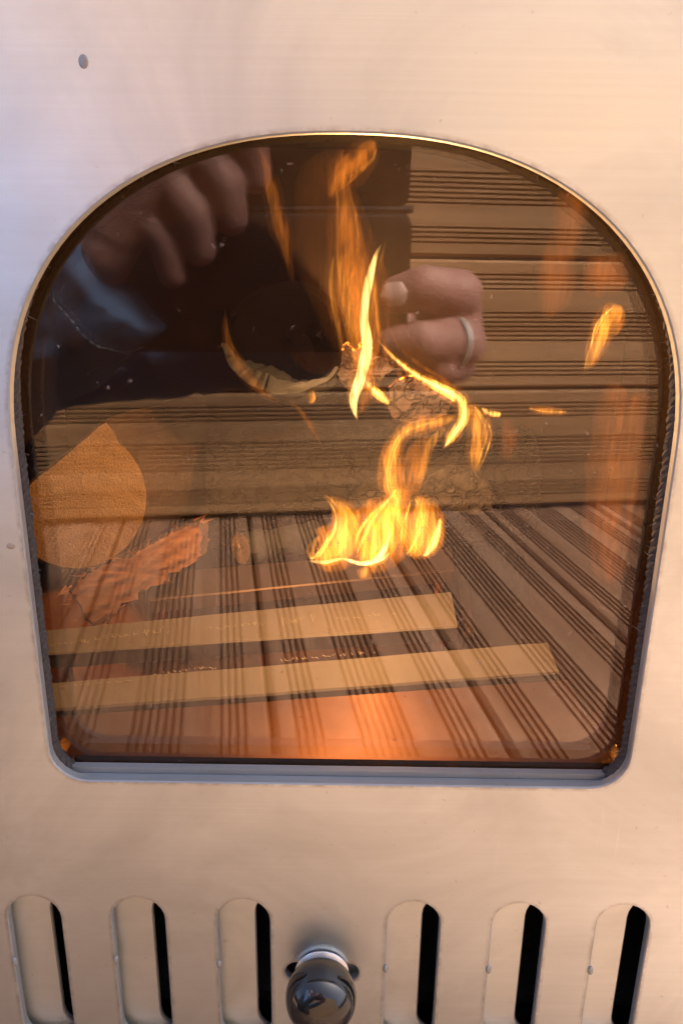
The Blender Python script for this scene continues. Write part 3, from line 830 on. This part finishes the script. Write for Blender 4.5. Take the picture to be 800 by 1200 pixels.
f2 = flame([(440,395,1),(460,418,2.5),(488,440,4),(514,454,6),(538,468,7),(543,488,7),(532,508,6),(518,527,2)], FY-0.006, 'flame_hot', 'bright bent flame curling like a hook over the dark crumbling chunk', 0.6)
flame([(440,330,1),(443,380,3),(455,420,4),(476,448,4)], FY-0.005, 'flame_soft', '', 0.6, f2, 'flame_core')
flame([(446,322,2),(458,372,8),(486,418,13),(518,446,11),(542,466,4)], FY-0.002, 'flame_glow', '', 0.6, f2, 'flame_veil')
flame([(452,372,1),(466,404,2),(492,428,2.5),(522,446,2),(548,470,1)], FY-0.008, 'flame_soft', '', 0.8, f2, 'flame_wisp')
f3 = flame([(536,487,3),(515,494,6),(490,499,7),(470,510,7),(458,535,8),(456,565,9),(468,590,8)], FY-0.004, 'flame', 'yellow flame looping down from the hooked flame to the lower fire', 0.6)
flame([(500,505,4),(490,530,16),(478,560,18),(474,590,14)], FY, 'flame_soft', '', 0.5, f3, 'flame_veil')
flame([(523,500,3),(505,520,6),(496,550,6),(490,570,2)], FY, 'flame', '', 0.5, f3, 'flame_core')
f4 = flame([(428,446,2),(436,456,5),(448,466,5),(456,474,2)], FY-0.003, 'flame_hot', 'short bright flame between the bark flakes', 0.6)
f5 = flame([(366,654,4),(382,652,14),(398,638,20),(406,615,15),(398,594,7),(380,580,2)], FY+0.004, 'flame', 'leftmost tongue of the low row of flames, tip curling over', 0.5)
flame([(372,660,3),(364,648,6),(368,636,4),(376,628,1)], FY, 'flame', '', 0.5, f5, 'flame_core')
f6 = flame([(420,658,5),(434,650,18),(446,628,25),(458,604,22),(466,586,12),(470,570,4)], FY+0.003, 'flame', 'widest yellow tongue in the middle of the low row of flames', 0.45)
flame([(405,656,2),(425,660,3),(440,656,4),(452,640,3),(458,615,1)], FY-0.004, 'flame_white', '', 0.7, f6, 'flame_core')
flame([(358,650,5),(395,636,24),(445,624,36),(492,622,28),(517,618,6)], FY+0.006, 'faint_flame_and_reflection', '', 0.5, f6, 'flame_veil')
flame([(360,657,1),(380,659,2.2),(402,655,1.6),(424,661,2.6),(446,656,2),(458,646,0.8)], FY-0.006, 'flame_white', '', 0.8, f6, 'flame_core')
f7 = flame([(476,652,4),(486,640,15),(494,618,19),(494,598,14),(486,580,5)], FY+0.002, 'flame', 'yellow tongue of the low row just left of the charcoal block', 0.45)
f8 = flame([(495,652,2),(504,644,5),(512,625,5),(516,606,2)], FY-0.003, 'flame_hot', 'small pale flame at the right end of the low row', 0.6)
f9 = flame([(422,678,2),(426,672,6),(428,664,3)], FY, 'flame', 'little flame flickering below the low row, on the grate', 0.6)
f10 = flame([(342,330,2),(338,300,6),(328,262,9),(320,230,8),(313,200,6),(303,168,2)], FY+0.01, 'flame_soft', 'thin orange flame rising alone at the upper left of the window', 0.55)
flame([(343,334,1),(340,305,2),(332,275,3),(322,235,3),(314,205,1)], FY+0.008, 'flame_soft', '', 0.7, f10, 'flame_core')
f11 = flame([(384,234,3),(394,214,11),(408,198,16),(424,184,13),(440,164,6)], FY+0.008, 'flame_soft', 'loose orange flame blowing away near the top of the window', 0.5)
flame([(386,236,1),(398,212,2),(412,192,2),(438,168,1)], FY+0.004, 'flame_soft', '', 0.7, f11, 'flame_core')
f12 = flame([(264,362,1),(266,395,4),(278,425,6),(296,448,6),(312,462,4),(326,470,1)], FY+0.006, 'flame_soft', 'narrow flame licking round the left rim of the hollow log', 0.7)
f13 = flame([(337,466,1),(352,482,2.2),(364,500,2.4),(377,522,1)], FY+0.006, 'flame_soft', 'hair-thin orange streak falling below the hollow log', 0.9)
f14 = flame([(362,474,1),(366,467,4),(364,456,2)], FY+0.006, 'flame', 'tiny flame under the rim of the hollow log', 0.7)
f15 = flame([(556,556,2),(558,532,8),(562,508,10),(556,486,8),(550,472,3)], FY+0.004, 'flame', 'upright yellow flame standing right of the hooked flame', 0.45)
f16 = flame([(564,478,2),(572,484,4),(587,486,3)], FY+0.002, 'flame_hot', 'small yellow wisp beside the tip of the upright flame', 0.5)
f17 = flame([(617,478,1),(634,481,3),(650,482,3),(664,484,1)], FY+0.01, 'flame', 'tiny flat wisp floating right of the fire', 0.6)
f18 = flame([(686,437,2),(696,412,7),(706,388,10),(717,370,11),(727,357,5)], 0.120, 'flame', 'bright yellow fire reflection near the right edge of the window, built as a glowing tongue', 0.5)  # side-wall reflection of the fire, built as its own glowing body
flame([(700,447,1),(708,425,2),(714,402,2)], 0.120, 'flame_soft', '', 0.6, f18, 'flame_core')
f19 = flame([(640,378,4),(650,345,14),(652,310,14),(664,275,12),(672,235,14),(676,222,5)], 0.125, 'faint_flame_and_reflection', 'faint orange fire reflection at the upper right of the window, built as a glowing body', 0.6)  # reflected flame on the right wall, modelled as emitting gas
f20 = flame([(688,300,4),(704,318,16),(718,326,16),(734,334,7)], 0.122, 'faint_flame_and_reflection', 'faint orange fire reflection above the bright yellow one, built as a glowing wisp', 0.6)  # another wall reflection given a glowing shape
f21 = flame([(716,690,10),(716,620,20),(722,540,22),(730,466,18),(732,455,10)], 0.118, 'faint_flame_and_reflection', 'broad faint orange fire reflection on the right wall, built as a glowing column', 0.35)  # orange reflection band of the side wall, made as an emitting column
f22 = flame([(592,540,3),(596,515,8),(592,490,3)], FY+0.01, 'faint_flame_and_reflection', 'faint small wisp right of the upright flame', 0.7)

def fire_lamp(p, power, rad):
    l = bpy.data.lights.new('fire_light', 'POINT'); l.energy = power; l.color = (1.0, 0.50, 0.17); l.shadow_soft_size = rad
    o = bpy.data.objects.new('fire_light', l); COL.objects.link(o); o.location = p
fire_lamp(at(429, 402, FY-0.004), 0.42, 0.0016)
fire_lamp(at(440, 652, FY-0.004), 0.012, 0.0014)

# ================================================================== the phone held before the stove
BK = Vector((0, 0, 0))
def cam_pt(x, y, z):   # x to the side, y up the phone, z towards the stove, measured from the lens
    return CAM + RT*x - DN*y + fwd*z
def slab(name, x0, x1, y0, y1, z0, z1, rad, material, parent):
    b = MB(); lp = []
    for cx, cy_, a0 in ((x1-rad, y1-rad, 0), (x0+rad, y1-rad, 90), (x0+rad, y0+rad, 180), (x1-rad, y0+rad, 270)):
        lp += [(cx+rad*math.cos(R(a0+18*i)), cy_+rad*math.sin(R(a0+18*i))) for i in range(6)]
    ins = 0.0008; cx, cy_ = (x0+x1)/2, (y0+y1)/2
    def sc(f): return [(cx+(x-cx)*f, cy_+(y-cy_)*f) for x, y in lp]
    b.rings([[cam_pt(x, y, z) for x, y in l] for l, z in ((sc(1-ins/0.03), z0), (lp, z0+ins), (lp, z1-ins), (sc(1-ins/0.03), z1))])
    o = b.build(name, material, parent)
    return o
ph = empty('phone', cam_pt(-0.04, -0.04, -0.008)); tag(ph, 'black phone in an open flip case, held sideways and mirrored in the glass', 'phone')
slab('phone_body', -0.112, 0.0285, -0.041, 0.0215, -0.0115, -0.0015, 0.006, 'phone', ph)
slab('case_flap', -0.112, 0.0272, 0.0232, 0.062, -0.0105, -0.0070, 0.005, 'phone', ph)
b = MB(); b.tube([cam_pt(-0.108, 0.0224, -0.0075), cam_pt(0.0292, 0.0224, -0.0075)], 0.0016, 8); b.build('case_hinge', 'phone', ph)
b = MB(); rs = [[cam_pt(r*math.cos(t), r*math.sin(t), z) for t in [2*math.pi*j/24 for j in range(24)]] for r, z in ((0.0050, -0.0016), (0.0050, -0.0010), (0.0042, -0.0008), (0.0036, -0.0013))]
b.rings(rs, False, True); b.build('camera_lens', 'lens', ph)

# ================================================================== the photographer
def capsules(chains, seg=14):
    """chains of (point, radius); overlapping swept capsules, fused later by a voxel remesh"""
    b = MB()
    for ch in chains:
        for (p, r) in ch: b.sphere(p, r, seg, 9)
        for (p, r), (q, s) in zip(ch, ch[1:]): b.tube([p, q], [r, s], seg)
    return b
def fuse(b, voxel, smooth_it, disp=None):
    me = bpy.data.meshes.new('tmp'); me.from_pydata([tuple(v) for v in b.v], [], b.f)
    bm = bmesh.new(); bm.from_mesh(me)
    bmesh.ops.recalc_face_normals(bm, faces=bm.faces); bm.to_mesh(me); bm.free()
    o = bpy.data.objects.new('tmp', me); COL.objects.link(o)
    md = o.modifiers.new('r', 'REMESH'); md.mode = 'VOXEL'; md.voxel_size = voxel
    if smooth_it:
        sm = o.modifiers.new('s', 'SMOOTH'); sm.factor = 0.5; sm.iterations = smooth_it
    dg = bpy.context.evaluated_depsgraph_get()
    ev = o.evaluated_get(dg); out = bpy.data.meshes.new_from_object(ev)
    bpy.data.objects.remove(o)
    if disp:
        cos = [v.co.copy() for v in out.vertices]; nor = [n.vector.copy() for n in out.vertex_normals]
        out.vertices.foreach_set('co', [x for c, n in zip(cos, nor) for x in c+n*disp(c)])
    out.shade_smooth()
    return out
def mk(name, me, material, parent):
    me.materials.clear(); me.materials.append(M[material])
    o = bpy.data.objects.new(name, me); COL.objects.link(o); o.parent = parent; o.location = -parent.location
    me.name = name
    return o
person = empty('person', (-0.60, -0.38, 0.0))
tag(person, 'person in blue denim jacket holding the phone in both hands, mirrored in the glass', 'person')
PV = 2*GLASS_Y - CAM.y            # where the lens seems to lie behind the glass
def hp(u, v, d): return mir(u, v, PV + d)
px = 0.345/F_PX                    # metres per photo pixel at the mirrored phone
# right hand: fingers close round the phone's end; the tips lie on its front
RW = hp(450, 378, 0.056)
right = [
    [(hp(467, 346, -0.013), 22*px), (hp(497, 338, -0.016), 25*px), (hp(538, 345, -0.008), 28*px), (hp(536, 352, 0.030), 27*px), (RW, 40*px)],
    [(hp(463, 404, -0.013), 22*px), (hp(498, 402, -0.018), 25*px), (hp(543, 402, -0.008), 28*px), (hp(538, 392, 0.032), 27*px), (RW, 40*px)],
    [(hp(497, 436, -0.010), 17*px), (hp(518, 432, -0.013), 20*px), (hp(537, 428, -0.002), 22*px), (hp(532, 420, 0.034), 24*px), (RW, 40*px)],
    [(hp(486, 440, 0.012), 16*px), (hp(505, 442, 0.006), 18*px), (hp(524, 438, 0.014), 19*px), (hp(515, 428, 0.036), 23*px), (RW, 40*px)],
    [(hp(410, 350, 0.024), 18*px), (hp(445, 372, 0.026), 21*px), (hp(480, 400, 0.034), 25*px), (RW, 38*px)],
    [(hp(543, 350, 0.004), 22*px), (hp(546, 395, 0.004), 22*px)],
]
# left hand: fingers over the open flap, tips hanging down in front of it
LW = hp(92, 340, 0.012)
left = [
    [(hp(300, 208, -0.011), 17*px), (hp(295, 172, -0.014), 19*px), (hp(262, 128, -0.014), 22*px), (hp(178, 215, -0.010), 27*px), (LW, 41*px)],
    [(hp(271, 256, -0.011), 19*px), (hp(262, 214, -0.015), 22*px), (hp(228, 172, -0.016), 23*px), (hp(156, 245, -0.012), 28*px), (LW, 43*px)],
    [(hp(234, 292, -0.011), 19*px), (hp(224, 250, -0.016), 22*px), (hp(190, 206, -0.018), 23*px), (hp(138, 272, -0.012), 28*px), (LW, 43*px)],
    [(hp(202, 322, -0.010), 16*px), (hp(192, 284, -0.013), 18*px), (hp(164, 246, -0.015), 21*px), (hp(122, 298, -0.010), 27*px), (LW, 43*px)],
    [(hp(232, 335, 0.022), 19*px), (hp(190, 330, 0.026), 23*px), (hp(140, 330, 0.024), 28*px), (LW, 43*px)],
]
LE, RE = Vector((-0.275, -0.230, 0.180)), Vector((-0.285, -0.405, 0.222))
LS, RS = Vector((-0.47, -0.20, 0.52)), Vector((-0.52, -0.50, 0.53))
hr = fuse(capsules(right + [[(RW, 0.024), (RW.lerp(RE, 0.35), 0.028)]]), 0.0013, 5)
hl = fuse(capsules(left + [[(LW, 0.022), (LW.lerp(LE, 0.35), 0.027)]]), 0.0013, 5)
HIP = Vector((-0.66, -0.37, 0.22)); NECK = Vector((-0.475, -0.345, 0.60)); HEAD = Vector((-0.43, -0.335, 0.725))
core = capsules([[(LW.lerp(LE, 0.3), 0.026), (LE, 0.036), (LS, 0.046)], [(RW.lerp(RE, 0.3), 0.027), (RE, 0.037), (RS, 0.047)],
                 [(LS, 0.05), (NECK-Vector((0, 0, .06)), 0.07), (RS, 0.05)], [(HIP, 0.13), (HIP.lerp(NECK, 0.5), 0.12), (NECK-Vector((0, 0, .08)), 0.10)],
                 [(NECK-Vector((0, 0, .04)), 0.052), (HEAD-Vector((0, 0, .06)), 0.052)],
                 [(HEAD-Vector((0.01, 0, -0.02)), 0.083), (HEAD+Vector((0.025, 0, -0.05)), 0.062)],
                 [(HEAD+Vector((0.085, 0, -0.005)), 0.010), (HEAD+Vector((0.095, 0, -0.030)), 0.014)],
                 [(HEAD+Vector((0.072, 0.016, -0.066)), 0.008), (HEAD+Vector((0.076, 0, -0.066)), 0.010), (HEAD+Vector((0.072, -0.016, -0.066)), 0.008)],
                 [(HEAD+Vector((0.0, 0.080, -0.01)), 0.014), (HEAD+Vector((0.0, 0.080, -0.035)), 0.011)],
                 [(HEAD+Vector((0.0, -0.080, -0.01)), 0.014), (HEAD+Vector((0.0, -0.080, -0.035)), 0.011)]])
hc = fuse(core, 0.008, 3)
bm = bmesh.new()
for x in (hr, hl, hc): bm.from_mesh(x)
body_me = bpy.data.meshes.new('body'); bm.to_mesh(body_me); bm.free(); body_me.shade_smooth()
body = mk('body', body_me, 'skin', person)
for s in (-1, 1):
    b = MB(); b.sphere(HEAD+Vector((0.068, s*0.030, 0.004)), 0.011, 12, 8); e = b.build('eye', 'nail'); e.parent = person; e.location = -person.location
hm = fuse(capsules([[(HEAD+Vector((-0.028, 0, 0.035)), 0.088), (HEAD+Vector((0.012, 0, 0.062)), 0.070)], [(HEAD+Vector((-0.05, 0, -0.02)), 0.070), (HEAD+Vector((-0.03, 0, 0.03)), 0.086)]]), 0.008, 2, lambda p: 0.004*noise.noise(p*60))
mk('hair', hm, 'hair', person)
# nail and ring on the right hand
def nail_on(c_uvd, a_uvd, w, l):
    c = hp(*c_uvd); ax = (hp(*a_uvd)-c).normalized(); nrm = Vector((0, 1, 0)); nrm = (nrm-ax*nrm.dot(ax)).normalized(); sx = ax.cross(nrm)
    b = MB(); rs = []
    for i in range(7):
        t = -1+2*i/6; ww = w*math.sqrt(max(0.02, 1-abs(t)**3.5))
        rs.append([c+ax*l*t + sx*ww*s + nrm*(0.0012*(1-s*s) - 0.0004) for s in (-1, -.6, -.2, .2, .6, 1)] + [c+ax*l*t + sx*ww*s - nrm*0.0012 for s in (1, -1)])
    b.rings(rs); o = b.build('fingernail', 'nail'); o.parent = person; o.location = -person.location
nail_on((462, 345, -0.0218), (495, 340, -0.0245), 0.0050, 0.0058)
rc, rax = hp(530, 402, -0.0105), (hp(545, 402, -0.004)-hp(498, 402, -0.018)).normalized()
x = rax.cross(Vector((0, 0, 1))).normalized(); z = x.cross(rax)
b = MB(); K = 48; rr = 0.0112; 
rings_ = []
for k in range(K):
    a = 2*math.pi*k/K; rad = x*math.cos(a)+z*math.sin(a)
    rings_.append([rc + rad*(rr+dr) + rax*da for dr, da in ((0.0, -0.0016), (0.0009, -0.0010), (0.0009, 0.0010), (0.0, 0.0016))])
b.rings(rings_, closed=True); ring_o = b.build('finger_ring', 'ring'); ring_o.parent = person; ring_o.location = -person.location
ring_o['label'] = 'plain silver ring on a finger'
# jacket: two sleeves and the torso in one garment
def wr(p): return 0.0035*noise.noise(p*38) + 0.0022*noise.noise(Vector((p.x*70, p.y*70, p.z*110)))
LC, RC = LW.lerp(LE, -0.13), RW.lerp(RE, 0.12)
jk = MB()
def sleeve(a, e, s, r0, r1, r2):
    pts, rad = [], []
    for t in (0.0, 0.04, 0.2, 0.4, 0.6, 0.8, 1.0): pts.append(a.lerp(e, t)); rad.append(r0+(r1-r0)*t)
    jk.tube(pts, rad, 20); jk.sphere(e, r1, 16, 10); jk.tube([e, s], [r1, r2], 20); jk.sphere(s, r2, 16, 10)
sleeve(LC, LE, LS, 0.035, 0.050, 0.072)
sleeve(RC, RE, RS, 0.028, 0.048, 0.072)
for ch in ([(LS, 0.07), (NECK-Vector((0.03, 0, .07)), 0.10), (RS, 0.07)], [(HIP+Vector((0.01, 0, 0.02)), 0.150), (HIP.lerp(NECK, 0.5), 0.150), (NECK-Vector((0.03, 0, .10)), 0.125)], [(LS-Vector((.04, .02, .1)), 0.075), (HIP+Vector((0.0, 0.06, 0.05)), 0.115)], [(RS-Vector((.02, -.02, .1)), 0.075), (HIP+Vector((0.0, -0.06, 0.05)), 0.115)]):
    for (p, r) in ch: jk.sphere(p, r, 18, 10)
    for (p, r), (q, s) in zip(ch, ch[1:]): jk.tube([p, q], [r, s], 18)
mk('jacket', fuse(jk, 0.0035, 2, wr), 'denim', person)
# stitching round the left cuff
sb = MB(); ax_ = (LE-LC).normalized(); c0 = LC + ax_*0.016
sx_ = ax_.cross(Vector((0, 0, 1))).normalized(); sz_ = sx_.cross(ax_)
for k in range(64):
    a0 = 2*math.pi*k/64; a1 = a0 + 0.06; rr_ = 0.0372
    q0, q1 = (c0 + (sx_*math.cos(a)+sz_*math.sin(a))*(rr_+wr(c0+(sx_*math.cos(a)+sz_*math.sin(a))*rr_)) for a in (a0, a1))
    sb.tube([q0, q1], 0.0006, 5)
st_ = sb.build('stitching', 'stitch'); st_.parent = person; st_.location = -person.location; st_['kind'] = 'stuff'
tr_ = capsules([[(HIP+Vector((0, 0.08, -0.03)), 0.115), (Vector((-0.37, -0.19, 0.095)), 0.075)], [(Vector((-0.37, -0.19, 0.085)), 0.070), (Vector((-0.74, -0.26, 0.055)), 0.050)],
                [(HIP+Vector((0, -0.08, -0.03)), 0.115), (Vector((-0.36, -0.45, 0.095)), 0.075)], [(Vector((-0.36, -0.45, 0.085)), 0.070), (Vector((-0.74, -0.45, 0.055)), 0.050)], [(HIP+Vector((0, -.05, -.02)), 0.14), (HIP+Vector((0, .05, -.02)), 0.14)]])
mk('trousers', fuse(tr_, 0.007, 2, lambda p: 0.004*noise.noise(p*30)), 'trousers', person)
